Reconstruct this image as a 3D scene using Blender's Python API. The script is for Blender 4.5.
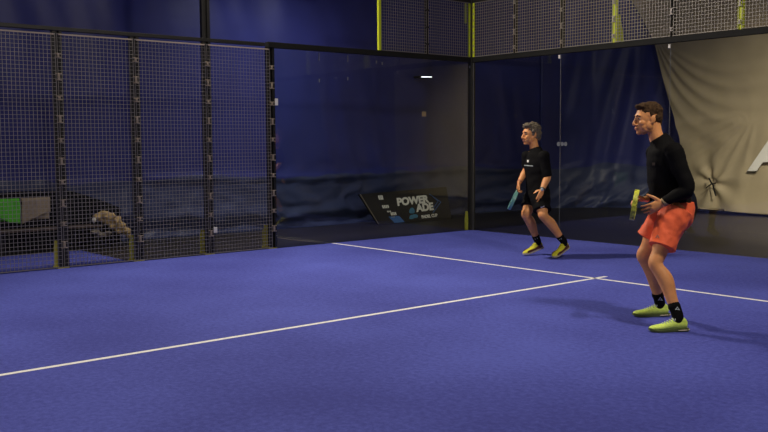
import bpy, bmesh, math, random
from mathutils import Vector, Matrix, noise
from mathutils.bvhtree import BVHTree
C = bpy.context.scene
for o in list(bpy.data.objects): bpy.data.objects.remove(o)
R = math.radians
V = Vector

# ------------------------------------------------------------------ camera
CP = V((11.32099, -11.51405, 1.55569))
YAW, PIT, ROL, FPX = 0.873177, -0.080625, -0.0064818, 909.268
fw = V((-math.sin(YAW)*math.cos(PIT), math.cos(YAW)*math.cos(PIT), math.sin(PIT)))
rt = fw.cross(V((0,0,1))).normalized(); up = rt.cross(fw)
r2 = rt*math.cos(ROL)+up*math.sin(ROL); u2 = -rt*math.sin(ROL)+up*math.cos(ROL)
cam = bpy.data.cameras.new('camera'); camo = bpy.data.objects.new('camera', cam); C.collection.objects.link(camo)
camo.matrix_world = Matrix(((r2.x,u2.x,-fw.x,CP.x),(r2.y,u2.y,-fw.y,CP.y),(r2.z,u2.z,-fw.z,CP.z),(0,0,0,1)))
cam.sensor_width = 36; cam.lens = FPX/768*36; cam.clip_end = 200
C.camera = camo
def ray(u, v): return fw + r2*((u-384)/FPX) - u2*((v-216)/FPX)
def onp(u, v, n, c):
    d = ray(u, v); n = V(n); return CP + d*((c-n.dot(CP))/n.dot(d))
def dep(u, v, z): return CP + ray(u, v)*z

# ------------------------------------------------------------------ light and exposure
w = bpy.data.worlds.new('hall_air'); C.world = w; w.use_nodes = True
w.node_tree.nodes['Background'].inputs[0].default_value = (0.74, 0.75, 0.86, 1)
w.node_tree.nodes['Background'].inputs[1].default_value = 0.050
C.view_settings.view_transform = 'Standard'; C.view_settings.look = 'None'
C.view_settings.exposure = 0.0; C.view_settings.gamma = 1.0; C.view_settings.use_curve_mapping = False
FLOODS = [(-.06,-5.21,6.1, 318), (10.06,-5.21,6.1, 150), (-.06,-14.8,6.1, 490), (10.06,-14.8,6.1, 135)]
def area(name, loc, target, power, sx, sy, col, spread=180):
    l = bpy.data.lights.new(name, 'AREA'); l.shape = 'RECTANGLE'; l.size = sx; l.size_y = sy
    l.energy = power; l.color = col; l.spread = R(spread)
    o = bpy.data.objects.new(name, l); C.collection.objects.link(o); o.location = loc
    o.rotation_euler = (V(target)-V(loc)).to_track_quat('-Z', 'Y').to_euler(); return o
for x, y, z, p in FLOODS:
    sx = 1 if x < 5 else -1
    area('flood_light', (x+sx*.35, y, z-.14), (5, y+(1.5 if y > -10 else -.5), 0), p, .45, .7, (1.0, .90, .76), 150)

area('fill_lamp', (6.8,1.2,4.6), (4.3,6.3,-.3), 185, 1.2, .3, (1.0,.88,.72), 82)  # unseen fill light added to brighten the beige tarpaulin
area('fill_lamp', (-.75,-2.9,4.5), (-2.5,-2.4,1.1), 21, 1.6, .3, (.95,.95,.95), 120)  # unseen fill light added to lift the navy tarpaulin behind the left glass

# ------------------------------------------------------------------ materials
def mat(name, col, rough=.6, metal=0, var=0, vscale=8, bump=0, bscale=60, emit=None, spec=.5, sheen=0, sss=0):
    m = bpy.data.materials.new(name); m.use_nodes = True; nt = m.node_tree; b = nt.nodes['Principled BSDF']
    b.inputs['Base Color'].default_value = (*col, 1); b.inputs['Roughness'].default_value = rough
    b.inputs['Metallic'].default_value = metal; b.inputs['Specular IOR Level'].default_value = spec
    if sheen: b.inputs['Sheen Weight'].default_value = sheen
    if sss: b.inputs['Subsurface Weight'].default_value = sss; b.inputs['Subsurface Radius'].default_value = (.012,.005,.003); b.inputs['Subsurface Scale'].default_value = 1
    tc = nt.nodes.new('ShaderNodeTexCoord')
    if var:
        n = nt.nodes.new('ShaderNodeTexNoise'); n.inputs['Scale'].default_value = vscale; n.inputs['Detail'].default_value = 6
        nt.links.new(tc.outputs['Object'], n.inputs['Vector'])
        r = nt.nodes.new('ShaderNodeValToRGB'); nt.links.new(n.outputs['Fac'], r.inputs['Fac'])
        r.color_ramp.elements[0].position = .3; r.color_ramp.elements[1].position = .7
        r.color_ramp.elements[0].color = (*[c*(1-var) for c in col], 1); r.color_ramp.elements[1].color = (*[min(1,c*(1+var)) for c in col], 1)
        nt.links.new(r.outputs['Color'], b.inputs['Base Color'])
    if bump:
        n2 = nt.nodes.new('ShaderNodeTexNoise'); n2.inputs['Scale'].default_value = bscale; n2.inputs['Detail'].default_value = 4
        nt.links.new(tc.outputs['Object'], n2.inputs['Vector'])
        bp = nt.nodes.new('ShaderNodeBump'); bp.inputs['Strength'].default_value = bump; bp.inputs['Distance'].default_value = .01
        nt.links.new(n2.outputs['Fac'], bp.inputs['Height']); nt.links.new(bp.outputs['Normal'], b.inputs['Normal'])
    if emit: b.inputs['Emission Color'].default_value = (*emit[0], 1); b.inputs['Emission Strength'].default_value = emit[1]
    return m
def turf_mat():
    m = mat('blue_turf', (.04,.04,.2), .9, spec=.15, bump=.5, bscale=160)
    nt = m.node_tree; b = nt.nodes['Principled BSDF']; tc = [n for n in nt.nodes if n.type == 'TEX_COORD'][0]
    a = nt.nodes.new('ShaderNodeTexNoise'); a.inputs['Scale'].default_value = .55; a.inputs['Detail'].default_value = 3
    c = nt.nodes.new('ShaderNodeTexNoise'); c.inputs['Scale'].default_value = 24; c.inputs['Detail'].default_value = 8; c.inputs['Roughness'].default_value = .75
    for n in (a, c): nt.links.new(tc.outputs['Object'], n.inputs['Vector'])
    mx = nt.nodes.new('ShaderNodeMix'); mx.data_type = 'FLOAT'; mx.inputs[0].default_value = .62
    nt.links.new(a.outputs['Fac'], mx.inputs[2]); nt.links.new(c.outputs['Fac'], mx.inputs[3])
    r = nt.nodes.new('ShaderNodeValToRGB'); nt.links.new(mx.outputs[0], r.inputs['Fac'])
    r.color_ramp.elements[0].position = .40; r.color_ramp.elements[1].position = .60
    r.color_ramp.elements[0].color = (.055,.062,.300,1); r.color_ramp.elements[1].color = (.096,.115,.480,1)
    nt.links.new(r.outputs['Color'], b.inputs['Base Color'])
    return m
def tarp_mat():
    m = mat('navy_and_slate_tarpaulin', (.030,.036,.180), .42, var=.10, vscale=1.5, bump=.25, bscale=7, spec=.35)
    nt = m.node_tree; b = nt.nodes['Principled BSDF']; tc = [n for n in nt.nodes if n.type == 'TEX_COORD'][0]
    src = b.inputs['Base Color'].links[0].from_socket
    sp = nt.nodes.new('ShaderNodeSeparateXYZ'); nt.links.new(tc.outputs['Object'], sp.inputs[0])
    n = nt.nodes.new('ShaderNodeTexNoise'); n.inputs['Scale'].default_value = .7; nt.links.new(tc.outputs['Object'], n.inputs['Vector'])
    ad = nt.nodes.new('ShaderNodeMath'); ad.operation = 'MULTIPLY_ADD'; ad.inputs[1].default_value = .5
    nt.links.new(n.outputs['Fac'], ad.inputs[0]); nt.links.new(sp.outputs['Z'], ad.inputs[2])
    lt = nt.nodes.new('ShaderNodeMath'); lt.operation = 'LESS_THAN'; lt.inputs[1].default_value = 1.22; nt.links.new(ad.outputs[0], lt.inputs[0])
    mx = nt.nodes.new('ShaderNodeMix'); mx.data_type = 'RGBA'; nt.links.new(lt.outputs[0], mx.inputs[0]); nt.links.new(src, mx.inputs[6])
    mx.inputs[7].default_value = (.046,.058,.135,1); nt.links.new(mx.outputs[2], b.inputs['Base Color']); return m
def glass_mat():
    m = bpy.data.materials.new('clear_glass'); m.use_nodes = True; nt = m.node_tree; nt.nodes.clear()
    out = nt.nodes.new('ShaderNodeOutputMaterial'); mx = nt.nodes.new('ShaderNodeMixShader')
    t = nt.nodes.new('ShaderNodeBsdfTransparent'); t.inputs[0].default_value = (.93,.96,.955,1)
    g = nt.nodes.new('ShaderNodeBsdfGlossy'); g.inputs['Roughness'].default_value = .02; g.inputs[0].default_value = (.75,.75,.75,1)
    f = nt.nodes.new('ShaderNodeFresnel'); f.inputs[0].default_value = 1.5
    ge = nt.nodes.new('ShaderNodeNewGeometry'); mi = nt.nodes.new('ShaderNodeMix'); mi.data_type = 'FLOAT'
    mi.inputs[2].default_value = 1.5; mi.inputs[3].default_value = 1/1.5       # same thin-pane reflectance on both faces
    nt.links.new(ge.outputs['Backfacing'], mi.inputs[0]); nt.links.new(mi.outputs[0], f.inputs[0])
    nt.links.new(f.outputs[0], mx.inputs[0]); nt.links.new(t.outputs[0], mx.inputs[1]); nt.links.new(g.outputs[0], mx.inputs[2])
    nt.links.new(mx.outputs[0], out.inputs[0]); return m
M = dict(
    turf=turf_mat(), glass=glass_mat(),
    line=mat('white_line_paint', (.85,.83,.78), .8, var=.12, vscale=30),
    floor=mat('dark_hall_floor', (.019,.015,.009), .45, var=.35, vscale=1.2, bump=.1, bscale=12, spec=.4),
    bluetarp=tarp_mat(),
    beigetarp=mat('beige_tarpaulin', (.40,.325,.205), .62, var=.07, vscale=2.0, bump=.25, bscale=6, spec=.3),
    black=mat('black_fabric', (.008,.008,.010), .85, var=.2, vscale=14, bump=.3, bscale=40, spec=.2),
    steel=mat('black_steel', (.016,.015,.013), .45, metal=.2, var=.2, vscale=6),
    rail=mat('charcoal_steel', (.011,.011,.010), .7, spec=.2, var=.15, vscale=6),
    wire=mat('galvanised_wire', (.36,.33,.30), .5, metal=.3, spec=.5),
    strip=mat('pale_metal_strip', (.45,.36,.29), .5, metal=.2),
    clamp=mat('zinc_clamp', (.34,.28,.21), .5, metal=.3, var=.2, vscale=30),
    yellow=mat('fluorescent_yellow_paint', (.55,.62,.02), .5),
    footyellow=mat('dull_yellow_paint', (.68,.62,.05), .55, var=.15, vscale=18),
    clip=mat('white_plastic', (.75,.72,.66), .5),
    wood=mat('worn_brown_wood', (.075,.052,.038), .6, var=.35, vscale=9),
    green=mat('bright_green_towelling', (.10,.52,.035), .9, var=.12, vscale=25, bump=.5),
    greybeige=mat('taupe_towelling', (.36,.29,.20), .9, var=.15, vscale=25, bump=.5),
    khaki=mat('khaki_cotton', (.52,.37,.17), .85, var=.3, vscale=12, bump=.5, bscale=30),
    greycloth=mat('grey_cotton', (.17,.145,.12), .85, var=.2, vscale=20, bump=.4),
    board=mat('black_banner_vinyl', (.008,.008,.009), .5),
    text=mat('white_print', (.88,.85,.76), .6), bluep=mat('blue_print', (.06,.16,.42), .6), cyan=mat('pale_blue_print', (.08,.26,.42), .6),
    skinA=mat('tanned_skin', (.76,.33,.118), .5, var=.10, vscale=14, sss=.15, bump=.08, bscale=80),
    skinB=mat('warm_skin', (.72,.31,.105), .5, var=.10, vscale=14, sss=.15, bump=.08, bscale=80),
    hairA=mat('short_brown_hair', (.060,.033,.016), .9, spec=.15, var=.5, vscale=60, bump=.9, bscale=150),
    hairB=mat('greying_hair', (.125,.098,.066), .8, var=.6, vscale=45, bump=1, bscale=110),
    shirt=mat('black_jersey', (.0045,.0042,.0045), .85, var=.3, vscale=9, bump=.35, bscale=20, spec=.12),
    orange=mat('orange_shorts_fabric', (1.0,.155,.055), .6, var=.07, vscale=6, bump=.5, bscale=14, spec=.3),
    lime=mat('lime_mesh_upper', (.66,.85,.13), .6, var=.12, vscale=50, bump=.3),
    shoey=mat('yellow_knit_upper', (.66,.62,.03), .6, var=.15, vscale=40, bump=.3),
    maroon=mat('maroon_panel', (.10,.028,.022), .6),
    sole=mat('pale_rubber', (.55,.48,.33), .6), soleg=mat('dark_green_rubber', (.10,.13,.035), .6), soled=mat('dark_rubber', (.03,.03,.03), .7),
    lace=mat('grey_lace', (.45,.50,.50), .8), eye=mat('eye_white', (.30,.22,.17), .3), pupil=mat('dark_iris', (.02,.012,.008), .2),
    brow=mat('dark_eyebrow', (.04,.024,.014), .8), lip=mat('lip_skin', (.38,.13,.085), .5),
    racky=mat('lime_racket_frame', (.50,.66,.05), .4, var=.95, vscale=26), rackb=mat('black_carbon', (.012,.012,.013), .35),
    teal=mat('teal_racket', (.12,.30,.27), .4), grip=mat('black_grip_tape', (.015,.015,.015), .8),
    lamp=mat('lamp_glass', (.9,.9,.9), .3, emit=((1,.93,.82), 14)), glint=mat('glowing_glint', (.9,.9,.9), .3, emit=((.95,.97,1), 2.2)),
    watch=mat('dark_watch', (.05,.05,.05), .3, metal=.5), bandage=mat('tan_wristband', (.34,.25,.13), .8),
    etched=mat('etched_grey', (.13,.14,.16), .6), greenp=mat('dull_green_print', (.02,.09,.05), .6),
)

# ------------------------------------------------------------------ helpers
def newbm(): return bmesh.new()
def obj(name, bm, m, parent=None, smooth=False, label=None, M0=None):
    me = bpy.data.meshes.new(name); bmesh.ops.recalc_face_normals(bm, faces=bm.faces); bm.to_mesh(me); bm.free()
    me.materials.append(m)
    if smooth:
        for p in me.polygons: p.use_smooth = True
    o = bpy.data.objects.new(name, me); C.collection.objects.link(o)
    if parent: o.parent = parent
    if M0 is not None: o.matrix_local = M0
    if label: o['label'] = label
    return o
def tag(o, label, cat, group=None):
    o['label'] = label; o['category'] = cat
    if group: o['group'] = group
    return o
def struct(o, label=None):
    o['kind'] = 'structure'
    if label: o['label'] = label
    return o
def empty(name, loc, rz=0):
    o = bpy.data.objects.new(name, None); C.collection.objects.link(o); o.location = loc; o.rotation_euler = (0,0,rz)
    o.empty_display_size = .1; return o
def recenter(o):            # put a mesh object's origin at the middle of its base
    me = o.data; xs = [v.co for v in me.vertices]
    c = V(((min(v.x for v in xs)+max(v.x for v in xs))/2, (min(v.y for v in xs)+max(v.y for v in xs))/2, min(v.z for v in xs)))
    me.transform(Matrix.Translation(-c)); o.location = o.location + c; return o
def box(bm, lo, hi, bev=0, M0=None):
    lo, hi = V(lo), V(hi); c = (lo+hi)/2; s = hi-lo
    r = bmesh.ops.create_cube(bm, size=1, matrix=Matrix.Translation(c) @ Matrix.Diagonal((*s, 1)))
    if bev:
        es = list({e for v in r['verts'] for e in v.link_edges})
        g = bmesh.ops.bevel(bm, geom=es, offset=bev, segments=2, affect='EDGES', profile=.6)
        vs = list({v for f in g['faces'] for v in f.verts} | {v for v in r['verts'] if v.is_valid})
    else: vs = r['verts']
    if M0 is not None: bmesh.ops.transform(bm, matrix=M0, verts=[v for v in vs if v.is_valid])
def loft(bm, secs, side, n=16, sub=0):
    """secs: (centre, rx along side, ry across). closed, capped."""
    S = [(V(c), a, b) for c, a, b in secs]
    if sub:
        out = []
        for i in range(len(S)-1):
            p0 = S[max(i-1,0)]; p1 = S[i]; p2 = S[i+1]; p3 = S[min(i+2, len(S)-1)]
            for k in range(sub):
                t = k/sub
                f = lambda a,b,c,d: .5*((2*b)+(c-a)*t+(2*a-5*b+4*c-d)*t*t+(3*b-a-3*c+d)*t*t*t)
                out.append((f(p0[0],p1[0],p2[0],p3[0]), max(.001,f(p0[1],p1[1],p2[1],p3[1])), max(.001,f(p0[2],p1[2],p2[2],p3[2]))))
        out.append(S[-1]); S = out
    side = V(side); rings = []
    for i, (c, a, b) in enumerate(S):
        t = (S[min(i+1,len(S)-1)][0]-S[max(i-1,0)][0]).normalized()
        x = (side - t*side.dot(t)).normalized(); y = t.cross(x)
        rings.append([bm.verts.new(c + x*a*math.cos(2*math.pi*k/n) + y*b*math.sin(2*math.pi*k/n)) for k in range(n)])
    for A, B in zip(rings, rings[1:]):
        for k in range(n): bm.faces.new((A[k], A[(k+1)%n], B[(k+1)%n], B[k]))
    bm.faces.new(rings[0][::-1]); bm.faces.new(rings[-1])
def ell(bm, c, r, rot=None, seg=16):
    Mx = Matrix.Translation(V(c)) @ (rot.to_4x4() if rot else Matrix.Identity(4)) @ Matrix.Diagonal((*((r,)*3 if isinstance(r,(int,float)) else r), 1))
    return bmesh.ops.create_uvsphere(bm, u_segments=seg, v_segments=max(6,seg*2//3), radius=1, matrix=Mx)['verts']
def limb(bm, pts, side=(0,1,0), flat=1.0, sub=4, n=16):
    """pts: (centre, radius) smoothly joined with round ends"""
    pts = [(V(p), r) for p, r in pts]
    loft(bm, [(p, r, r*flat) for p, r in pts], side, n, sub)
    for p, r in (pts[0], pts[-1]): ell(bm, p, r*.98, seg=12)
def rod(bm, a, b, r, n=8):
    d = V(b)-V(a); s = V((0,0,1)) if abs(d.normalized().z) < .9 else V((1,0,0)); loft(bm, [(a,r,r),(b,r,r)], s, n)
def wirebar(bm, a, b, h):   # square wire along an axis
    a, b = V(a), V(b); lo = V((min(a.x,b.x)-h, min(a.y,b.y)-h, min(a.z,b.z)-h)); hi = V((max(a.x,b.x)+h, max(a.y,b.y)+h, max(a.z,b.z)+h))
    vs = [bm.verts.new((x,y,z)) for x in (lo.x,hi.x) for y in (lo.y,hi.y) for z in (lo.z,hi.z)]
    for f in ((0,1,3,2),(4,6,7,5),(0,4,5,1),(2,3,7,6),(0,2,6,4),(1,5,7,3)): bm.faces.new([vs[i] for i in f])
def fuse(name, bm, m, parent, vox=.006, smooth=3, disp=None, label=None, keep=None):
    """voxel-union of overlapping closed shells into one continuous skin"""
    o = obj(name+'_raw', bm, m)
    md = o.modifiers.new('r', 'REMESH'); md.mode = 'VOXEL'; md.voxel_size = vox
    s = o.modifiers.new('s', 'SMOOTH'); s.factor = .5; s.iterations = smooth
    dg = bpy.context.evaluated_depsgraph_get(); me = bpy.data.meshes.new_from_object(o.evaluated_get(dg))
    raw = o.data; bpy.data.objects.remove(o); bpy.data.meshes.remove(raw)
    if disp:
        ns = [v.normal.copy() for v in me.vertices]
        for v, nn in zip(me.vertices, ns): v.co += nn*disp(v.co)
    me.materials.clear(); me.materials.append(m)
    for p in me.polygons: p.use_smooth = True
    me.name = name; q = bpy.data.objects.new(name, me); C.collection.objects.link(q); q.parent = parent
    if label: q['label'] = label
    return q
def textmesh(body, size, m, parent, M0, name='lettering', shear=0, label=None, ext=.002, bold=0, align='LEFT'):
    cu = bpy.data.curves.new(name, 'FONT'); cu.body = body; cu.size = size; cu.shear = shear; cu.extrude = ext; cu.offset = bold; cu.align_x = align
    t = bpy.data.objects.new(name, cu); C.collection.objects.link(t)
    dg = bpy.context.evaluated_depsgraph_get(); me = bpy.data.meshes.new_from_object(t.evaluated_get(dg)); bpy.data.objects.remove(t)
    me.materials.clear(); me.materials.append(m); me.transform(M0)
    o = bpy.data.objects.new(name, me); C.collection.objects.link(o); o.parent = parent
    if label: o['label'] = label
    return o
def sheet(name, ns, nz, fn, m, thick=.008):
    bm = newbm(); g = [[bm.verts.new(fn(i/ns, j/nz)) for j in range(nz+1)] for i in range(ns+1)]
    for i in range(ns):
        for j in range(nz): bm.faces.new((g[i][j], g[i+1][j], g[i+1][j+1], g[i][j+1]))
    o = obj(name, bm, m, smooth=True)
    sm = o.modifiers.new('t', 'SOLIDIFY'); sm.thickness = thick; sm.offset = 0
    return o
def copy_tree(o, loc, parent=None):
    c = o.copy(); C.collection.objects.link(c); c.parent = parent
    if loc is not None: c.location = loc
    for ch in list(o.children): copy_tree(ch, None, c)
    return c
def N(p, s=1.0, o=0): return noise.noise(V(p)*s + V((o, o*1.7, o*.3)))
def ridge(t, w): return math.exp(-(t/w)**2)

# ------------------------------------------------------------------ setting: floor, turf, lines, tarpaulin walls
H = 2.99; H4 = 3.985; YG = -4.17; YY = -2.1; POSTS = [-4.17, -5.22, -6.28, -7.30, -8.36]
bm = newbm(); box(bm, (-9,-22,-.1), (20,14,-.012)); struct(obj('floor', bm, M['floor']), 'dark hall floor')
bm = newbm(); box(bm, (0,-20,-.012), (10,0,0)); turf = struct(obj('court_turf', bm, M['turf']), 'blue artificial turf of the court')
bm = newbm(); box(bm, (-1.78,-9.4,-.012), (-.0005,-6.38,-.001)); struct(obj('entrance_turf', bm, M['turf']), 'strip of blue turf outside the wire fence')
def line(x0, y0, x1, y1, label):
    bm = newbm(); box(bm, (x0,y0,0), (x1,y1,.0015)); o = obj('court_line', bm, M['line'], turf, label=label)
line(.02,-3.113,10,-3.063,'white service line across the court'); line(4.975,-15.1,5.025,-2.88,'white centre line crossing the service line')

def polypt(path, t):
    L = [0]
    for a, b in zip(path, path[1:]): L.append(L[-1]+(V(b)-V(a)).length)
    d = t*L[-1]
    for i in range(len(path)-1):
        if d <= L[i+1] or i == len(path)-2:
            k = (d-L[i])/(L[i+1]-L[i]); p = V(path[i]).lerp(V(path[i+1]), k); tt = (V(path[i+1])-V(path[i])).normalized(); return p, V((tt.y, -tt.x)), d
side_path = [(-2.6,-14.5),(-2.55,-8),(-2.5,-5.5),(-2.5,-2),(-2.6,2),(-2.6,4.0),(-2.5,4.8)]
def side_fn(s, t):
    p, n, d = polypt(side_path, s); z = 8.5*t**1.5
    k = max(0, min(1, (1.5-z)/1.2))
    y = p.y
    f = .07*N((y*.9, z*.18, 0), 1.0, 3) + .035*N((y*2.6+.6*z, z*.35, 0), 1, 9)
    f += k*(.07*N((y*.8, z*3.0, 0), 1, 5) + .04*N((y*2.5-z*2, z*5, 0), 1, 7) + .05*ridge(z-.32-.05*math.sin(y*1.1), .10) - .05*ridge(z-.13, .07))
    f += .05*ridge(z-.95-.03*math.sin(y), .05)*(1 if y > -5 else .3)
    f += .06*max(0, z-3)**1.3*-.5
    f += k*.045*(max(0, 1-abs(N((y*1.1+z*.8, z*2.2, 0), 1.3, 31))*3.2)**3)
    f *= min(1, max(0,(4.8-y))*1.2)
    zz = max(.0, z)
    return (p.x + n.x*f*1.0 - .0, p.y + n.y*f, zz)
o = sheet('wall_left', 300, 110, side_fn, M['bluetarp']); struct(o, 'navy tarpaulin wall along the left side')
back_path = [(-2.5,4.8),(-2.35,5.3),(-1.9,5.95),(-1.2,6.55),(-.3,6.95),(1,7.1),(9,7.1),(14,7.1)]
def back_fn(s, t):
    p, n, d = polypt(back_path, s); z = 8.5*t**1.5
    k = max(0, min(1, (1.3-z)/1.1))
    f = .10*N((d*1.5-.45*z, z*.15, 0), 1, 13) + .07*N((d*3.4-.8*z, z*.3, 0), 1, 19)
    f += k*(.09*N((d*1.3, z*2.6, 0), 1, 15) + .07*abs(N((d*3.5-z*3, z*3.5, 0), 1, 17)))
    f += k*.09*(max(0, 1-abs(N((d*1.6-z*2.2, z*1.6, 0), 1.2, 33))*3.0)**3)
    f *= min(1, d*1.2)
    return (p.x+n.x*f, p.y+n.y*f, z)
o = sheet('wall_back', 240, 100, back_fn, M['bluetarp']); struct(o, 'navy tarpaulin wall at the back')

# beige tarpaulin hung in front of the back wall, slanting free edge
edge = [onp(u, v, (0,1,0), 6.35) for u, v in [(697,207),(692,190),(682,150),(668,100),(653.5,43),(641,18),(629,-2)]]
def edge_x(z):
    for a, b in zip(edge, edge[1:]):
        if z <= b.z: return a.x + (b.x-a.x)*max(-.2,(z-a.z)/(b.z-a.z))
    a, b = edge[-2], edge[-1]; return b.x + (b.x-a.x)*(z-b.z)/(b.z-a.z)
tie = onp(757, 111, (0,1,0), 6.35); cor = onp(652, 34, (0,1,0), 6.35); knot = onp(711, 182, (0,1,0), 6.35)
def beige_fn(s, t):
    z = .015 + 7.6*t; x0 = edge_x(z); x = x0 + (9.5-x0)*s**1.6
    if t == 0: z = .02 + .10*math.exp(-max(0, x-x0)*1.3)
    dx = x-x0; f = 0
    r = V((x-tie.x, z-tie.z)); d = r.length; ang = math.atan2(r.y, -r.x)      # angle measured from the leftward direction
    lw = max(0, min(1, (1.9-abs(ang))/.7)); a2 = ang
    for c, wd, a in ((-.14,.06,.5),(-.36,.05,.7),(-.58,.05,.8),(-.80,.06,.9),(-1.05,.06,.8),(-1.35,.09,.6)):
        f += .055*a*ridge(a2-c, wd)*min(1, d*1.6)*lw*math.exp(-max(0,d-2.2)*.5)
    r = V((x-cor.x, cor.z-z)); d2 = r.length; an = math.atan2(r.y, r.x) + .045*d2*d2   # folds sweeping down from the upper left corner
    for c, wd, a in ((.66,.05,.7),(.82,.045,1.0),(1.00,.05,1.1),(1.16,.04,.8),(1.34,.05,.8),(1.55,.06,.6)):
        f += .050*a*ridge(an-c, wd)*min(1, d2*1.0)*max(0, min(1, (3.6-d2)/2.2))
    r = V((x-knot.x, z-knot.z)); d = r.length; ang = math.atan2(r.y, r.x)
    f += .07*math.sin(ang*6)*math.exp(-d*1.9)*min(1, d*7) - .06*math.exp(-(d/.12)**2)
    f += .03*N((x*.7, z*.7, 0), 1, 4) + .012*N((x*3, z*3, 0), 1, 8)
    return (x, 6.35 - f + .05, z)
bt = sheet('tarpaulin', 200, 150, beige_fn, M['beigetarp'])
tag(bt, 'beige tarpaulin hanging with a slanted left edge in front of the navy back wall', 'tarpaulin')
# white letter on it, and the black tie rope
M1 = Matrix.Translation((onp(750.5,169.5,(0,1,0),6.27))) @ Matrix.Rotation(R(90), 4, 'X')
textmesh('A', .92, M['clip'], bt, M1 @ Matrix.Scale(1.25,4,(1,0,0)), 'printed_letter', label='large white letter', ext=.012, bold=.03, shear=.12)
bm = newbm()
kp = [onp(u, v, (0,1,0), 6.22) for u, v in [(709,178),(711,182),(713,185),(714,190),(716,196)]]
for a, b in zip(kp, kp[1:]): rod(bm, a, b, .016)
kp = [onp(u, v, (0,1,0), 6.22) for u, v in [(706,188),(711,184),(716,183)]]
for a, b in zip(kp, kp[1:]): rod(bm, a, b, .013)
obj('tie_rope', bm, M['black'], bt, label='black tie rope')

# black skirting cloth at the foot of the left wall behind the bench
def skirt_fn(s, t):
    y = -9.5 + 4.0*s; z = .005 + (.86+.05*N((y*2,0,0),1,2))*t*(1-.35*max(0,(s-.78)/.22)); return (-2.33 + .04*N((y*3, z, 0), 1, 6), y, z)
tag(sheet('ground_cloth', 70, 14, skirt_fn, M['black'], .01), 'black cloth hanging low on the navy wall behind the bench', 'cloth')

# ------------------------------------------------------------------ court enclosure
def gpanel(name, lo, hi, seams, label):
    root = empty('glass_panel', ((lo[0]+hi[0])/2, (lo[1]+hi[1])/2, 0)); off = -V(root.location)
    bm = newbm(); box(bm, V(lo)+off, V(hi)+off); obj('pane', bm, M['glass'], root)
    for p, s in seams:
        bm = newbm(); p = V(p)+off; box(bm, p-V(s)/2, p+V(s)/2, .003); obj('clip', bm, M['clip'] if s[1] > .019 or s[0] > .02 else M['etched'], root)
    if lo[0] > .02:
        bm = newbm(); box(bm, V((hi[0]-.004,-.008,.0))+off, V((hi[0]+.0005,-.0062,H-.06))+off); obj('polished_edge', bm, M['etched'], root, label='thin pale polished edge')
    tag(root, label, 'glass panel', 'glass panels of the court'); return root
g1 = gpanel('g', (-.006,YY+.004,.0), (.006,-.045,H-.05), [((.012,YY+.05,2.82),(.012,.018,.05)),((.012,-.06,2.86),(.012,.018,.04))], 'tall glass panel next to the corner post, in front of the black banner board')
g2 = gpanel('g', (-.006,YG+.055,.0), (.006,YY-.004,H-.05), [((.012,YG+.09,2.16),(.012,.05,.10)),((.012,YY-.07,2.84),(.012,.018,.05)),((.012,-3.3,2.86),(.012,.014,.12)),((.012,-2.75,2.86),(.012,.014,.10)),((.012,-3.3,2.5),(.012,.012,.05)),((.012,-2.75,2.55),(.012,.012,.05))], 'tall glass panel of the left wall between the wire fence and the banner')
xs = [.045, 1.981, 3.952, 5.93, 7.9, 9.95]
bl = ['left glass panel of the back wall, starting at the corner post', 'middle glass panel of the back wall, behind the two players', 'right glass panel of the back wall, in front of the beige tarpaulin']
backg = []
for i in range(3):
    cl = [((xs[i+1]-.018, -.02, 2.89), (.030,.02,.055))] if i < 2 else []
    backg.append(gpanel('g', (xs[i]+.004,-.006,0), (xs[i+1]-.004,.006,H-.05), cl, bl[i] if i < 3 else 'glass panel of the back wall beyond the right edge'))
# maker mark and stickers on the glass
bm = newbm()
for du in (-3.5, 0.2, 3.6):
    p = onp(562+du, 144, (0,1,0), -.009) - V(backg[1].location)
    bmesh.ops.create_cone(bm, cap_ends=True, segments=16, radius1=.034, radius2=.034, depth=.003, matrix=Matrix.Translation(p) @ Matrix.Rotation(R(90),4,'X'))
obj('etched_mark', bm, M['etched'], backg[1], label='grey etched mark')
bm = newbm(); p = onp(424,114,(1,0,0),.009)-V(g1.location); box(bm, p-V((.002,.045,.04)), p+V((.002,.045,.04))); obj('sticker', bm, M['bandage'], g1, label='small brown sticker')

def meshpanel(name, axis, a0, a1, z0, z1, label, group, fr=M['wire'], sp=.05, hw=.0023, parent_off=0, strip=False):
    """welded wire panel lying in plane x=0 (axis y) or y=0 (axis x)"""
    c = (a0+a1)/2; root = empty('wire_mesh_panel', (0,c,z0) if axis == 'y' else (c,0,z0)); w2 = (a1-a0)/2; h = z1-z0
    P = (lambda a, z, d=0: V((d, a, z))) if axis == 'y' else (lambda a, z, d=0: V((a, -d, z)))
    bm = newbm(); n = round(2*w2/sp)
    for i in range(n+1): a = -w2+.006+(2*w2-.012)*i/n; wirebar(bm, P(a, .004), P(a, h-.004), hw)
    nz = round(h/sp)
    for j in range(nz+1): z = .006+(h-.012)*j/nz; wirebar(bm, P(-w2+.004, z, .0042), P(w2-.004, z, .0042), hw)
    obj('wire_mesh', bm, M['wire'], root)
    bm = newbm()
    for a in (-w2+.006, w2-.006): wirebar(bm, P(a, .006, -.003), P(a, h-.006, -.003), .0024)
    for z in ((.008, h-.008)): wirebar(bm, P(-w2+.01, z, -.004), P(w2-.01, z, -.004), .004)
    obj('edge_wire', bm, fr, root)
    if strip:
        bm = newbm(); wirebar(bm, P(-w2+.03, h-.015, .012), P(w2-.03, h-.015, .012), .0075); obj('top_strip', bm, M['strip'], root, label='pale strip along the top')
    tag(root, label, 'wire fence panel', group); return root
gl = 'wire mesh fence panels of the left wall'
ml = ['narrow wire mesh panel between the glass wall and the tall black lamp mast', 'wire mesh fence panel immediately left of the tall black lamp mast',
      'wire mesh fence panel in front of the khaki jacket on the bench end', 'wire mesh fence panel at the left edge, in front of the green towel']
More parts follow.
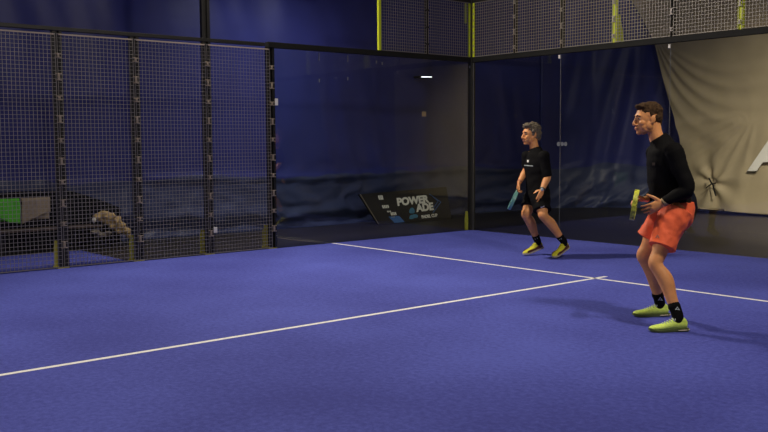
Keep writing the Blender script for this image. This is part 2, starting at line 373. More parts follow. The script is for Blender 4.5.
for i in range(4):
    meshpanel('m', 'y', POSTS[i+1]+.007, POSTS[i]-.007, .01, 2.93, ml[i], gl, strip=True)
meshpanel('m', 'y', YY+.05, YY/2-.02, H+.04, H4-.02, 'raised wire mesh panel above the left glass, beside the bright yellow upright', 'wire mesh panels above the glass')
meshpanel('m', 'y', YY/2+.02, -.05, H+.04, H4-.02, 'raised wire mesh panel above the left glass, next to the corner', 'wire mesh panels above the glass')
bx = [0,.99,1.981,2.97,3.952,4.98,5.96]
bml = ['first wire mesh panel right of the corner above the back glass','second wire mesh panel right of the corner above the back glass','wire mesh panel left of the yellow upright above the back glass, over the far player',
       'raised wire mesh panel right of the tapered yellow upright, over navy and beige sheets','raised wire mesh panel above the nearer player, wholly in front of the beige tarpaulin','wire mesh panel at the top right edge above the back glass']
for i in range(6):
    meshpanel('m', 'x', bx[i]+(.05 if i == 0 else .02), bx[i+1]-.02, H+.04, H4-.02, bml[i], 'wire mesh panels above the glass')

def clampbm(axis, w, h):
    bm = newbm()
    P = (lambda a, z, d: V((d, a, z))) if axis == 'y' else (lambda a, z, d: V((a, -d, z)))
    def bb(a0,a1,z0,z1,d0,d1):
        p, q = P(a0,z0,d0), P(a1,z1,d1); box(bm, (min(p.x,q.x),min(p.y,q.y),min(p.z,q.z)), (max(p.x,q.x),max(p.y,q.y),max(p.z,q.z)), .002)
    bb(-w,w,-h,-h+.010,.008,.020); bb(-w,w,h-.010,h,.008,.020); bb(-w*.35,w*.35,-h,h,.006,.022)
    bmesh.ops.create_cone(bm, cap_ends=True, segments=6, radius1=.009, radius2=.009, depth=.012, matrix=Matrix.Translation(P(0,0,.026)) @ (Matrix.Rotation(R(90),4,'Y') if axis == 'y' else Matrix.Rotation(R(90),4,'X')))
    return bm
def gusset(axis, side_sign, m, root, h=.34, wdt=.15, z=0, thick=.012, out=-1):
    """tapered base bracket, upright plate at right angles to the fence"""
    bm = newbm(); prof = [(.0,0),(wdt,0),(wdt,h*.72),(wdt*.7,h),(.0,h)]
    P = (lambda d, s, zz: (-.085-d, s, zz+z)) if axis == 'y' else (lambda d, s, zz: (s, .085+d, zz+z))
    for s0 in (-.035, .035-thick):
        A = [bm.verts.new(P(d, s0, zz)) for d, zz in prof]; B = [bm.verts.new(P(d, s0+thick, zz)) for d, zz in prof]
        bm.faces.new(A); bm.faces.new(B[::-1])
        for i in range(5): bm.faces.new((A[i], A[(i+1)%5], B[(i+1)%5], B[i]))
    p0, p1 = P(0,-.05,0), P(wdt,.05,.012)
    box(bm, [min(a,b) for a,b in zip(p0,p1)], [max(a,b) for a,b in zip(p0,p1)])
    return obj('base_bracket', bm, m, root, label='yellow base bracket')
cb = None
def fpost(y, top, label, name='fence_post', group='black fence posts of the left wall'):
    root = empty(name, (0,y,0)); bm = newbm()
    for s in (-1,1): box(bm, (-.075, .018+s*.041-.021, 0), (-.010, .018+s*.041+.021, top), .003)
    box(bm, (-.072,-.010,0), (-.050,.045,top))
    obj('upright', bm, M['steel'], root)
    k = 0; z = .30
    while z < 2.85:
        h = .045 if k % 2 == 0 else .028
        c = obj('clamp', clampbm('y', .042, h), M['clamp'], root); c.location = (0,.014,z); z += .262; k += 1
    gusset('y', 1, M['footyellow'], root)
    bm = newbm(); box(bm, (-.10,-.075,0), (-.004,.075,.012), .002)
    for a in (-.058,.058): bmesh.ops.create_cone(bm, cap_ends=True, segments=6, radius1=.011, radius2=.011, depth=.02, matrix=Matrix.Translation((-.03,a,.02)))
    obj('base_plate', bm, M['footyellow'], root)
    tag(root, label, 'post', group); return root
fpost(POSTS[0], H-.03, 'black post where the glass wall meets the wire fence')
fpost(POSTS[2], H-.03, 'black fence post right of the khaki jacket')
fpost(POSTS[3], H-.03, 'black fence post between the taupe towel and the khaki jacket')
fpost(POSTS[4], H-.03, 'black fence post beyond the left edge beside the green towel')
# lamp masts (tall post continues above the fence)
mast = fpost(POSTS[1], 6.2, 'tall black lamp mast rising above the wire fence', 'lamp_mast', 'floodlight masts')
def flood(root, sx):
    bm = newbm(); box(bm, (-.2*sx if sx>0 else -.35, -.05, 6.1), (.35 if sx>0 else .2, .05, 6.2), .004); obj('arm', bm, M['steel'], root)
    for s in (-1,1):
        bm = newbm(); box(bm, (.12*sx-.0 if sx>0 else -.62, s*.2-.17, 6.16), (.62 if sx>0 else -.12, s*.2+.17, 6.22), .01)
        f = obj('floodlight', bm, M['steel'], root)
        bm = newbm(); box(bm, (.16 if sx>0 else -.58, s*.2-.14, 6.152), (.58 if sx>0 else -.16, s*.2+.14, 6.1595)); obj('lamp_face', bm, M['lamp'], f)
# the mast lamps
flood(mast, 1)
def farmast(x, y, label):
    root = empty('lamp_mast', (x,y,0)); bm = newbm(); box(bm, (-.045,-.045,-.01), (.045,.045,6.2), .004); obj('upright', bm, M['steel'], root)
    flood(root, 1 if x < 5 else -1); tag(root, label, 'lamp mast', 'floodlight masts')
mast['category'] = 'lamp mast'
farmast(10.06,-5.21,'lamp mast outside the frame on the right side of the court')
farmast(-.06,-14.8,'lamp mast outside the frame on the left, beyond the net'); farmast(10.06,-14.8,'lamp mast outside the frame behind the camera')

# rails
def rail(lo, hi, label, m=M['rail']):
    bm = newbm(); box(bm, lo, hi, .004); o = recenter(obj('top_rail', bm, m, smooth=False)); tag(o, label, 'rail'); return o
rail((-.05,YG-.05,H-.047), (.03,-.05,H+.035), 'black horizontal rail along the top of the left glass wall')
rail((-.075,-8.5,H-.026), (-.008,YG-.075,H+.022), 'black horizontal rail along the top of the wire fence', M['steel'])
rail((.045,-.03,H-.05), (10,.05,H+.035), 'charcoal horizontal rail along the top of the back glass wall')
rail((-.04,YY-.03,H4-.02), (.02,-.05,H4+.03), 'thin black top rail above the raised left mesh', M['steel'])
rail((.05,-.02,H4-.02), (10,.04,H4+.03), 'thin black top rail above the back wall mesh', M['steel'])
# corner post
root = empty('corner_post', (0,0,0)); bm = newbm(); box(bm, (-.05,-.05,0), (.045,.045,H4+.03), .004); obj('upright', bm, M['steel'], root)
bm = newbm()
box(bm, (-.03,-.0600,H+.04), (.015,-.0505,H4-.03)); box(bm, (.0455,-.025,H+.04), (.090,-.0205,H4-.03)); box(bm, (-.0400,-.135,H+.62), (-.0305,-.1000,H4-.03))
obj('cover_strip', bm, M['yellow'], root, label='yellow strips on the upper corner')
for k in range(8): bm = newbm(); z = H+.10+k*.11; box(bm, (.060,-.032,z), (.076,-.0255,z+.04)); obj('clamp', bm, M['clamp'], root)
bm = newbm(); loft(bm, [((-.075,-.045,0),.045,.03),((-.075,-.045,.2),.045,.03),((-.07,-.045,.33),.03,.02)], (1,0,0), 12); obj('base_guard', bm, M['footyellow'], root, label='yellow base guard')
bm = newbm(); box(bm, (.0460,-.012,0), (.052,-.0065,H-.06)); obj('edge_seal', bm, M['etched'], root, label='thin pale seal against the glass')
tag(root, 'black steel corner post between the left and back glass walls', 'post')
# short uprights above the rails
root = empty('mesh_upright', (0,YY,H+.036)); bm = newbm(); box(bm, (-.02,-.024,0), (.018,.028,H4-H-.06), .003); obj('upright', bm, M['yellow'], root)
tag(root, 'bright yellow upright ending the raised mesh above the left glass', 'upright')
root = empty('mesh_upright', (0,YY/2,H+.036)); bm = newbm(); box(bm, (-.06,-.03,0), (-.012,.03,H4-H-.06), .003); obj('upright', bm, M['steel'], root)
for k in range(3): bm = newbm(); box(bm, (-.008,-.03,.15+k*.28), (.012,.03,.18+k*.28), .002); obj('clamp', bm, M['steel'], root)
tag(root, 'black upright in the middle of the raised mesh above the left glass', 'upright')
def bup(x, yel, label):
    root = empty('mesh_upright', (x,0,H+.036)); h = H4-H-.06; bm = newbm()
    if yel: box(bm, (-.045,.012,0), (.045,.050,h), .003)
    else:
        for s in (-1,1): box(bm, (s*.020-.008,.010,0), (s*.020+.008,.05,h), .002)
    obj('upright', bm, M['yellow' if yel else 'steel'], root)
    if yel and x < 4:
        bm = newbm(); A = [bm.verts.new((.034, y, z)) for y, z in ((.056,0),(.20,0),(.20,.03),(.09,.42),(.056,.42))]
        B = [bm.verts.new((.046, v.co.y, v.co.z)) for v in A]; bm.faces.new(A); bm.faces.new(B[::-1])
        for i in range(5): bm.faces.new((A[i], A[(i+1)%5], B[(i+1)%5], B[i]))
        obj('bracket', bm, M['yellow'], root)
    for k in range(4):
        c = obj('clamp', clampbm('x', .030, .045 if k % 2 else .028), M['wire'], root); c.location = (0,0,.10+k*.25)
    tag(root, label, 'upright', 'uprights of the raised back mesh')
for x, yl, lb in ((.99,0,'dark upright of the raised back mesh nearest the corner'),(1.981,0,'dark upright of the raised back mesh in line with the first glass joint'),(2.97,1,'yellow upright with a tapered bracket above the back glass, left of the near player'),
                  (3.952,0,'dark upright of the raised back mesh above the near player'),(4.98,1,'yellow upright of the raised back mesh near the right edge')): bup(x, yl, lb)

# small glowing strip added in place of a lamp reflection in the left glass
p = onp(427,77,(1,0,0),-2.30); root = empty('reflection_strip', p)
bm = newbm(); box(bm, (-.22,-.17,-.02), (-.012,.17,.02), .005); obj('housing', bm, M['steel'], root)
bm = newbm(); rod(bm, (0,-.15,-.004), (0,.13,.006), .009); obj('glint', bm, M['glint'], root, smooth=True)
tag(root, 'small glowing white strip standing in for a reflection, high behind the left glass', 'lamp')
# thin cord lying on the floor outside the left glass
pts = [onp(u, v, (0,0,1), .0) for u, v in [(275,237),(290,239),(308,241),(324,243)]]
pts = [V((min(p.x,-.03), p.y, -.006)) for p in pts]; bm = newbm()
for a, b in zip(pts, pts[1:]): rod(bm, a, b, .005)
tag(recenter(obj('floor_cord', bm, M['clamp'])), 'thin tan cord lying on the dark floor beside the left glass', 'cord')

# ------------------------------------------------------------------ banner board leaning outside the left glass
root = empty('banner_board', (-2.02,.5,0)); lean = Matrix.Translation((0,0,.0)) @ Matrix.Rotation(R(-14),4,'Y')
def BP(y, z, d=0): return lean @ V((d, y, z))
bm = newbm(); out = [(-.98,-.008),(-1.33,.60),(.98,.66),(.98,-.008)]
A = [bm.verts.new(BP(y,z,0)) for y,z in out]; B = [bm.verts.new(BP(y,z,-.03)) for y,z in out]
bm.faces.new(A); bm.faces.new(B[::-1])
for i in range(4): bm.faces.new((A[i], A[(i+1)%4], B[(i+1)%4], B[i]))
obj('panel', bm, M['board'], root)
bm = newbm(); rod(bm, BP(-1.30,.60,.004), BP(-.97,.0,.004), .006); obj('edge_trim', bm, M['clamp'], root, label='pale left edge')
# local text frame: text x -> +y, text y -> +z, normal +x
def TM(y, z, rot=0): return lean @ Matrix.Translation((.003,y,z)) @ Matrix(((0,0,1,0),(1,0,0,0),(0,1,0,0),(0,0,0,1))) @ Matrix.Rotation(R(rot),4,'Z')
textmesh('POWER', .205, M['text'], root, TM(-.42,.335,2) @ Matrix.Scale(1.17,4,(1,0,0)), bold=.010, shear=.05)
textmesh('ADE', .205, M['text'], root, TM(.06,.19,2) @ Matrix.Scale(1.17,4,(1,0,0)), bold=.010, shear=.05)
textmesh('PADEL CUP', .085, M['text'], root, TM(.16,.045,2), bold=.004)
bm = newbm()
ell(bm, BP(-.07,.19,.002), (.006,.075,.085)); ell(bm, BP(-.02,.09,.002), (.005,.09,.05)); ell(bm, BP(-.11,.07,.002), (.004,.06,.06))
obj('ball_emblem', bm, M['cyan'], root, label='pale blue round emblem')
bm = newbm()
for a, b in (((.47,.53),(.75,.35)),((.75,.35),(.48,.14)),((.52,.50),(.68,.37)),((.68,.37),(.52,.24))): rod(bm, BP(*a,.003), BP(*b,.003), .007)
obj('chevron', bm, M['bluep'], root, label='thin blue chevron')
for y, z, wd, hh, mm in ((-.86,.47,.12,.085,'text'),(-.80,.30,.17,.06,'text'),(-.70,.215,.10,.03,'text'),(-.62,.15,.15,.06,'text'),(-.62,.105,.1,.02,'text')):
    bm = newbm(); n = 4
    for k in range(n):
        y0 = y + wd*k/n; P = [BP(y0,z,.003), BP(y0+wd/n*.72,z,.003), BP(y0+wd/n*.72-.01,z+hh,.003), BP(y0-.01,z+hh,.003)]
        bm.faces.new([bm.verts.new(p) for p in P])
    obj('sponsor_mark', bm, M[mm], root)
bm = newbm(); bm.faces.new([bm.verts.new(BP(y,z,.003)) for y,z in ((-.57,0.0),(-.30,0.0),(-.42,.13),(-.69,.13))]); obj('blue_block', bm, M['bluep'], root, label='blue printed block')
tag(root, 'black advertising banner board reading POWER ADE PADEL CUP, leaning behind the left glass', 'banner')

# ------------------------------------------------------------------ bench and clothes behind the fence
root = empty('bench', (-2.05,-7.3,-.012))
for k in range(3):
    bm = newbm(); box(bm, (-.12+k*.1,-1.5,.325), (-.03+k*.1,1.32,.355), .004); obj('seat_slat', bm, M['wood'], root)
bm = newbm(); box(bm, (-.17,-1.5,.70), (-.14,1.0,.755), .004); obj('back_rail', bm, M['steel'], root)
for y in (-1.3,-.15,.9):
    bm = newbm(); box(bm, (-.16,y-.02,0), (-.125,y+.02,.70), .003); obj('leg', bm, M['steel'], root)
    bm = newbm(); box(bm, (.10,y-.02,0), (.135,y+.02,.325), .003); obj('leg', bm, M['steel'], root)
    bm = newbm(); box(bm, (-.13,y-.018,.29), (.135,y+.018,.324)); obj('cross_bar', bm, M['steel'], root)
bm = newbm(); box(bm, (-.12,1.20,0), (.13,1.24,.325)); obj('leg', bm, M['steel'], root)
tag(root, 'low slatted bench with a black back rail behind the wire fence', 'bench')
def towel(y0, y1, drop0, drop1, m, name, label, seed):
    def fn(s, t):   # t 0..1: front hem over rail to back hem
        y = y0+(y1-y0)*s; dr = drop0+(drop1-drop0)*s + .04*N((y*6,0,0),1,seed); L = dr+.12+.3
        d = t*L; wv = .018*N((y*9, d*2, 0), 1, seed)
        if d < dr: return (-2.175+wv+.012, y+.015*N((d*7,0,0),1,seed), .757-dr+d)
        d -= dr
        if d < .12: a = d/.12*math.pi; return (-2.205+.035*math.cos(a), y, .757+.02*math.sin(a))
        return (-2.245+wv*.2, y, .757-(d-.12))
    return tag(recenter(sheet(name, 30, 34, fn, m, .012)), label, 'towel')
towel(-7.75,-7.105,.15,.34,M['green'],'towel','bright green towel hanging over the bench back rail at the left edge',3)
towel(-7.075,-6.66,.35,.17,M['greybeige'],'towel','taupe towel hanging over the bench back rail beside the green towel',8)
bm = newbm()
def jp(u, v, x=-2.0): return onp(u, v, (1,0,0), x)
for (u, v, r) in [(98,217,.07),(104,215,.09),(110,217,.09),(116,221,.09),(121,226,.085),(126,231,.075),(129,236,.05),(131,240,.03),(112,226,.07),(118,231,.06),(106,221,.07)]:
    p = jp(u, v); ell(bm, p, (r*1.25, r*1.15, r*.95), seg=12)
def crumple(a, s): return lambda p: a*abs(N(p, s, 2))*2 - a + a*.6*N(p, s*2.3, 5)
jk = fuse('jacket', bm, M['khaki'], None, .012, 1, crumple(.022, 9)); tag(recenter(jk), 'crumpled khaki jacket slumped over the right end of the bench', 'jacket')
bm = newbm()
for (u, v, r) in [(95,232,.07),(101,235,.075),(108,233,.06)]: p = jp(u, v, -1.80); ell(bm, p, (r, r*1.2, r*.6), seg=12)
tag(recenter(fuse('bag', bm, M['greycloth'], None, .012, 1, crumple(.015, 10))), 'small grey cloth bag tucked below the khaki jacket', 'bag')
bm = newbm(); p = jp(94,220,-1.93); ell(bm, p, (.03,.035,.05), seg=10); tag(recenter(fuse('cap', bm, M['clip'], None, .008, 1, crumple(.008, 14))), 'small white crumpled cap at the left end of the khaki jacket', 'cap')
# small white tag on the mast
bm = newbm(); p = onp(215.5,230,(1,0,0),.012); box(bm, p-V((.004,.028,.04)), p+V((.004,.028,.04)), .003)
tag(recenter(obj('label_tag', bm, M['clip'])), 'small white tag fixed low on the mesh beside the lamp mast', 'tag')
# ------------------------------------------------------------------ people
HEADING = YAW      # local axes of each figure: +X to the right seen from the court side, +Y away, +Z up
def person(loc, z0):
    root = empty('person', loc, HEADING)
    inv = (Matrix.Translation(loc) @ Matrix.Rotation(HEADING, 4, 'Z')).inverted()
    J = lambda u, v, b=0: inv @ dep(u, v, z0+b)
    return root, J, inv
def frame(pos, fwd, upv=(0,0,1), s=1.0):
    x = V(fwd).normalized(); y = V(upv).cross(x).normalized(); z = x.cross(y)
    m = Matrix(((x.x,y.x,z.x,0),(x.y,y.y,z.y,0),(x.z,y.z,z.z,0),(0,0,0,1)))
    return Matrix.Translation(V(pos)) @ m @ Matrix.Scale(s, 4)
def xf(bm, Mx, start): bmesh.ops.transform(bm, matrix=Mx, verts=bm.verts[start:])
def head_shells(bm, Mh):
    n0 = len(bm.verts); E = lambda c, r, rot=None: ell(bm, c, r, rot, 20)
    E((-.018,0,.038), (.100,.077,.086)); E((.022,0,.010), (.070,.067,.085)); E((.022,0,-.040), (.066,.060,.068)); E((.052,0,-.045), (.042,.046,.055))
    E((.040,0,-.075), (.046,.042,.042)); E((.070,0,-.099), (.022,.024,.018))
    E((.073,0,.030), (.022,.048,.016)); E((-.045,0,-.03), (.055,.055,.06))
    loft(bm, [((.086,0,.022),.010,.010),((.101,0,-.008),.011,.011),((.114,0,-.032),.012,.010),((.100,0,-.043),.012,.010)], (0,1,0), 12, 3)
    for s in (-1,1):
        E((.100,s*.014,-.038), (.011,.009,.009)); E((.056,s*.040,-.026), (.030,.022,.026))
        E((-.012,s*.076,-.004), (.020,.008,.033), Matrix.Rotation(R(s*-14),3,'Z')); E((-.004,s*.073,-.026), (.010,.008,.012))
        E((.010,s*.045,-.075), (.045,.014,.026)); E((.046,s*.038,-.052), (.030,.020,.032)); E((.008,s*.052,-.045), (.034,.020,.040))
    E((.092,0,-.064), (.012,.024,.0065)); E((.089,0,-.076), (.012,.021,.0075))
    bm.verts.ensure_lookup_table(); xf(bm, Mh, n0)
def face_parts(root, Mh, browm):
    for s in (-1,1):
        bm = newbm(); ell(bm, (.0790,s*.031,.007), (.0115,.013,.0068), seg=14); bmesh.ops.transform(bm, matrix=Mh, verts=bm.verts); e = obj('eye', bm, M['eye'], root, True)
        bm = newbm(); ell(bm, (.0885,s*.033,.007), (.0035,.006,.0058), seg=12); bmesh.ops.transform(bm, matrix=Mh, verts=bm.verts); obj('iris', bm, M['pupil'], e, True)
        bm = newbm(); loft(bm, [((.094,s*.012,.026),.003,.003),((.094,s*.030,.032),.004,.0045),((.080,s*.052,.024),.002,.003)], (1,0,0), 10, 4)
        bmesh.ops.transform(bm, matrix=Mh, verts=bm.verts); obj('eyebrow', bm, browm, root, True)
    bm = newbm(); ell(bm, (.0965,0,-.0645), (.010,.021,.0042), seg=14); ell(bm, (.0930,0,-.0745), (.010,.018,.0048), seg=14)
    bmesh.ops.transform(bm, matrix=Mh, verts=bm.verts); obj('lips', bm, M['lip'], root, True)
def hand(bm, P, d, n, wv, s=1.0, curls=(35,35,38,40), thumb=(.6,.8,0), tc=25, spread=6):
    """palm from wrist P along d, palm faces n, thumb on side wv; five fingers"""
    P = V(P); d = V(d).normalized(); wv = V(wv); wv = (wv-d*wv.dot(d)).normalized(); n0 = d.cross(wv); n = n0 if n0.dot(V(n)) > 0 else -n0
    loft(bm, [(P-d*.02*s,.026*s,.019*s),(P+d*.02*s,.033*s,.019*s),(P+d*.06*s,.040*s,.017*s),(P+d*.092*s,.040*s,.014*s)], wv, 16, 3)
    ell(bm, P+d*.09*s, (.018*s,)*3, seg=10)
    for k, (o, L) in enumerate(((.030,.072),(.0105,.082),(-.0095,.077),(-.0285,.060))):
        r = .0092*s; a = R(spread*(1.5-k)*.8); dd = (d*math.cos(a)+wv*math.sin(a)).normalized()
        p = P + d*.080*s + wv*o*s; pts = [(p, r*1.05)]; c = R(curls[k]); ang = c*.5
        for seg, f in enumerate((.45,.30,.25)):
            q = (dd*math.cos(ang)+n*math.sin(ang)); L2 = L*s*f*(1.25 if seg == 0 else 1); p = p + q*L2; pts.append((p, r*(1-.08*(seg+1)))); ang += c
        limb(bm, pts, wv, 1, 3, 10)
    t = (d*thumb[0]+wv*thumb[1]+n*thumb[2]).normalized(); p = P + d*.022*s + wv*.026*s
    pts = [(p,.014*s),(p+t*.040*s,.0125*s)]; p2 = p+t*.040*s; a = R(tc); t2 = (t*math.cos(a)+d*math.sin(a)).normalized(); pts += [(p2+t2*.030*s,.0108*s),(p2+t2*.056*s,.009*s)]
    limb(bm, pts, n, 1, 3, 10)
def shoe(root, Mx, um, sm, lm, L=.31, accent=None, heelm=None, socklabel=None):
    k = L/.31
    bm = newbm(); sec = [(-.002,.020,.050,.030),(.012,.033,.052,.040),(.05,.038,.056,.046),(.10,.039,.054,.044),(.15,.041,.047,.036),(.20,.047,.039,.028),(.25,.046,.034,.022),(.285,.034,.031,.017),(.303,.014,.029,.010)]
    loft(bm, [((x*k, -.004 if x > .2 else 0, z), w_*k, h) for x, w_, z, h in sec], (0,1,0), 18, 3)
    ell(bm, (.045*k,0,.085), (.048,.034,.030)); ell(bm, (.085*k,0,.088), (.040,.026,.022), Matrix.Rotation(R(-25),3,'Y'))
    bmesh.ops.transform(bm, matrix=Mx, verts=bm.verts); sh = fuse('shoe', bm, um, root, .005, 2)
    bm = newbm(); out = [(-.012,.022),(0,.034),(.05,.040),(.10,.038),(.15,.041),(.20,.049),(.25,.048),(.285,.038),(.308,.018)]
    ring = [(x*k, w_) for x, w_ in out] + [(x*k, -w_) for x, w_ in out[::-1]]
    def zz(x): return .030 - .012*min(1,max(0,(x-.05)/.2)) + .010*max(0,(x/k-.25)/.06)
    def z0(x): return .014*max(0,(x/k-.24)/.07)**1.5
    A = [bm.verts.new((x,y*.94,z0(x))) for x,y in ring]; B = [bm.verts.new((x,y,z0(x)+.010)) for x,y in ring]; D = [bm.verts.new((x,y*.99,zz(x)+z0(x)*.5)) for x,y in ring]
    m_ = len(ring); bm.faces.new(A); bm.faces.new(D[::-1])
    for P_, Q_ in ((A,B),(B,D)):
        for i in range(m_): bm.faces.new((P_[i],P_[(i+1)%m_],Q_[(i+1)%m_],Q_[i]))
    bmesh.ops.transform(bm, matrix=Mx, verts=bm.verts); obj('sole', bm, sm, sh, label='pale sole' if accent else None)
    bm = newbm()
    for i in range(5):
        x = (.115+i*.020)*k; z = .104-.0088*i
        limb(bm, [(( x,-.024,z-.012),.0035),((x+.004,0,z+.004),.0048),((x,.024,z-.012),.0035)], (1,0,0), 1, 3, 8)
    for s in (-1,1): limb(bm, [((.108*k,0,.100),.004),((.100*k,s*.018,.112),.0035),((.112*k,s*.034,.092),.003)], (1,0,0), 1, 3, 8)
    bmesh.ops.transform(bm, matrix=Mx, verts=bm.verts); obj('laces', bm, lm, sh, True)
    if accent:
        for s in (-1,1):
            bm = newbm(); g = []
            for i in range(13):
                t = i/12; x = (.015+.245*t)*k; w_ = [.034,.040,.040,.0405,.042,.045,.0475,.0490,.0485][min(8,int(t*8))]+.0015
                g.append((bm.verts.new((x, s*(w_+.004)-(.004 if t > .75 else 0), .026)), bm.verts.new((x, s*(w_+.0015)-(.004 if t>.75 else 0), .068-.020*t+.006*math.sin(t*9))), bm.verts.new((x, s*(w_-.02), .050-.02*t))))
            for a, b in zip(g, g[1:]):
                bm.faces.new((a[0],b[0],b[1],a[1])); bm.faces.new((a[1],b[1],b[2],a[2])); bm.faces.new((a[2],b[2],b[0],a[0]))
            bm.faces.new(g[0]); bm.faces.new(g[-1][::-1])
            bmesh.ops.transform(bm, matrix=Mx, verts=bm.verts); obj('side_panel', bm, accent, sh, label='maroon side panel')
    if heelm:
        bm = newbm(); loft(bm, [((-.018,0,.014),.026,.010),((.03,0,.014),.045,.010),((.085,0,.013),.043,.008)], (0,1,0), 14, 3)
        bmesh.ops.transform(bm, matrix=Mx, verts=bm.verts); obj('heel_pad', bm, heelm, sh, True, 'pale heel pad')
    return sh
def decal(name, target, root, inv, u0, v0, uv, polys, m, off=.003, label=None):
    """small flat print lying on a garment: polygons in a little plane, dropped on the cloth"""
    dg = bpy.context.evaluated_depsgraph_get(); dg.update(); bvh = BVHTree.FromObject(target, dg)
    o0 = inv @ CP; bm = newbm()
    for poly in polys:
        pts = []
        for (a, b) in poly:
            d = (inv.to_3x3() @ ray(u0+a*uv, v0+b*uv)).normalized(); h = bvh.ray_cast(o0, d)
            if h[0] is None: pts = []; break
            pts.append(h[0] - d*off)
        if len(pts) > 2: bm.faces.new([bm.verts.new(p) for p in pts])
    if len(bm.faces) == 0: bm.free(); print('decal missed', name); return
    return obj(name, bm, m, target, label=label)
def padel_racket(Mx, facem, edgem, label, holes=True, wrist=None):
    """x = face normal, y = width, z = from handle end to the tip"""
    root = empty('padel_racket', Mx.translation); loc = Matrix.Translation(-Mx.translation) @ Mx
    oval = [(.130*math.cos(a)*(1+.0*math.sin(a)), .325+.132*math.sin(a)) for a in [2*math.pi*k/40 for k in range(40)]]
    def slab(pts, x0, x1, name, m, inner=None, par=root, lb=None):
        bm = newbm(); A = [bm.verts.new((x0,y,z)) for y,z in pts]; B = [bm.verts.new((x1,y,z)) for y,z in pts]; n = len(pts)
        if inner:
            A2 = [bm.verts.new((x0,y,z)) for y,z in inner]; B2 = [bm.verts.new((x1,y,z)) for y,z in inner]
            for i in range(n):
                j = (i+1)%n; bm.faces.new((A[i],A[j],A2[j],A2[i])); bm.faces.new((B[i],B2[i],B2[j],B[j])); bm.faces.new((A[i],B[i],B[j],A[j])); bm.faces.new((A2[i],A2[j],B2[j],B2[i]))
        else:
            bm.faces.new(A); bm.faces.new(B[::-1])
            for i in range(n): bm.faces.new((A[i],A[(i+1)%n],B[(i+1)%n],B[i]))
        bmesh.ops.transform(bm, matrix=loc, verts=bm.verts); return obj(name, bm, m, par, label=lb)
    inn = [(y*.93, .325+(z-.325)*.93) for y,z in oval]; fc = [(y*.925, .325+(z-.325)*.925) for y,z in oval]
    slab(oval, -.019, .019, 'frame', edgem, inn)
    f = slab(fc, -.0165, .0165, 'face', facem)
    bm = newbm()
    for i in range(-3,4):
        for j in range(-3,4):
            if i*i+j*j < 11:
                for s in (-1,1): bmesh.ops.create_cone(bm, cap_ends=True, segments=10, radius1=.0055, radius2=.0055, depth=.001, matrix=Matrix.Translation((s*.0172,i*.026,.325+j*.026)) @ Matrix.Rotation(R(90),4,'Y'))
    bmesh.ops.transform(bm, matrix=loc, verts=bm.verts); h = obj('hole_pattern', bm, M['pupil'], f)
    bm = newbm()
    for s in (-1,1): loft(bm, [((0,s*.012,.125),.010,.010),((0,s*.035,.165),.011,.010),((0,s*.070,.215),.012,.012)], (0,1,0), 10, 3)
    loft(bm, [((0,-.055,.195),.012,.008),((0,.055,.195),.012,.008)], (1,0,0), 10)
    bmesh.ops.transform(bm, matrix=loc, verts=bm.verts); obj('throat', bm, edgem, root, True)
    bm = newbm(); loft(bm, [((0,0,0),.019,.017),((0,0,.01),.017,.015),((0,0,.06),.0155,.0135),((0,0,.135),.016,.014)], (0,1,0), 12, 2)
    bmesh.ops.transform(bm, matrix=loc, verts=bm.verts); obj('handle', bm, M['grip'], root, True)
    tag(root, label, 'racket'); return root
def hairtuft(a, s, o): return lambda p: a*(abs(N(p, s, o))*1.6-.3) + a*.5*N(p, s*2.6, o+3)

# --- near player: orange shorts
ZA = 7.72
locA = V(onp(664, 326, (0,0,1), 0)); rootA, J, inv = person(locA, ZA)
tag(rootA, 'nearer player in a black long-sleeved top, orange shorts and lime shoes holding a racket', 'person')
hp = J(647.3,119.2); Mh = frame(hp, (-1,-.16,-.05), s=1.10)
bm = newbm(); head_shells(bm, Mh)
limb(bm, [(J(653.5,122),.060),(J(655,133),.061),(J(659,143),.068)], (0,1,0), .98)
S = (0.15,1,0)                                          # shoulder line (near to far)
loft(bm, [(J(676,210),.155,.115),(J(672,197),.150,.125),(J(667,182),.150,.130),(J(664.5,165),.175,.132),(J(662,151),.165,.112),(J(659.5,141),.095,.075)], S, 24, 4)
hipN, hipF = J(676,210,-.09), J(669,209,.10)
kneeN, kneeF = J(655.5,262.5,-.16), J(643.5,255,.17)
gN = inv @ onp(678,331,(0,0,1),0); gF = inv @ onp(660,316,(0,0,1),0)
ankN = gN + V((.0,0,.125)); ankF = gF + V((.0,0,.125))
for hip, kn, an, g in ((hipN,kneeN,ankN,1),(hipF,kneeF,ankF,1)):
    m1 = hip.lerp(kn,.5); c1 = kn.lerp(an,.33) + V((.022,0,0)); c2 = kn.lerp(an,.68)+V((.006,0,0))
    limb(bm, [(hip,.100),(m1+V((-.01,0,0)),.083),(hip.lerp(kn,.82),.064),(kn,.060),(kn.lerp(an,.12),.056),(c1,.064),(c2,.047),(an,.040)], (0,1,0), 1.0, 5, 20)
    ell(bm, kn+V((-.022,0,.004)), (.036,.040,.046)); limb(bm, [(an,.040),(an+V((-.02,0,-.05)),.038),(an+V((-.10,0,-.085)),.030)], (0,1,0))
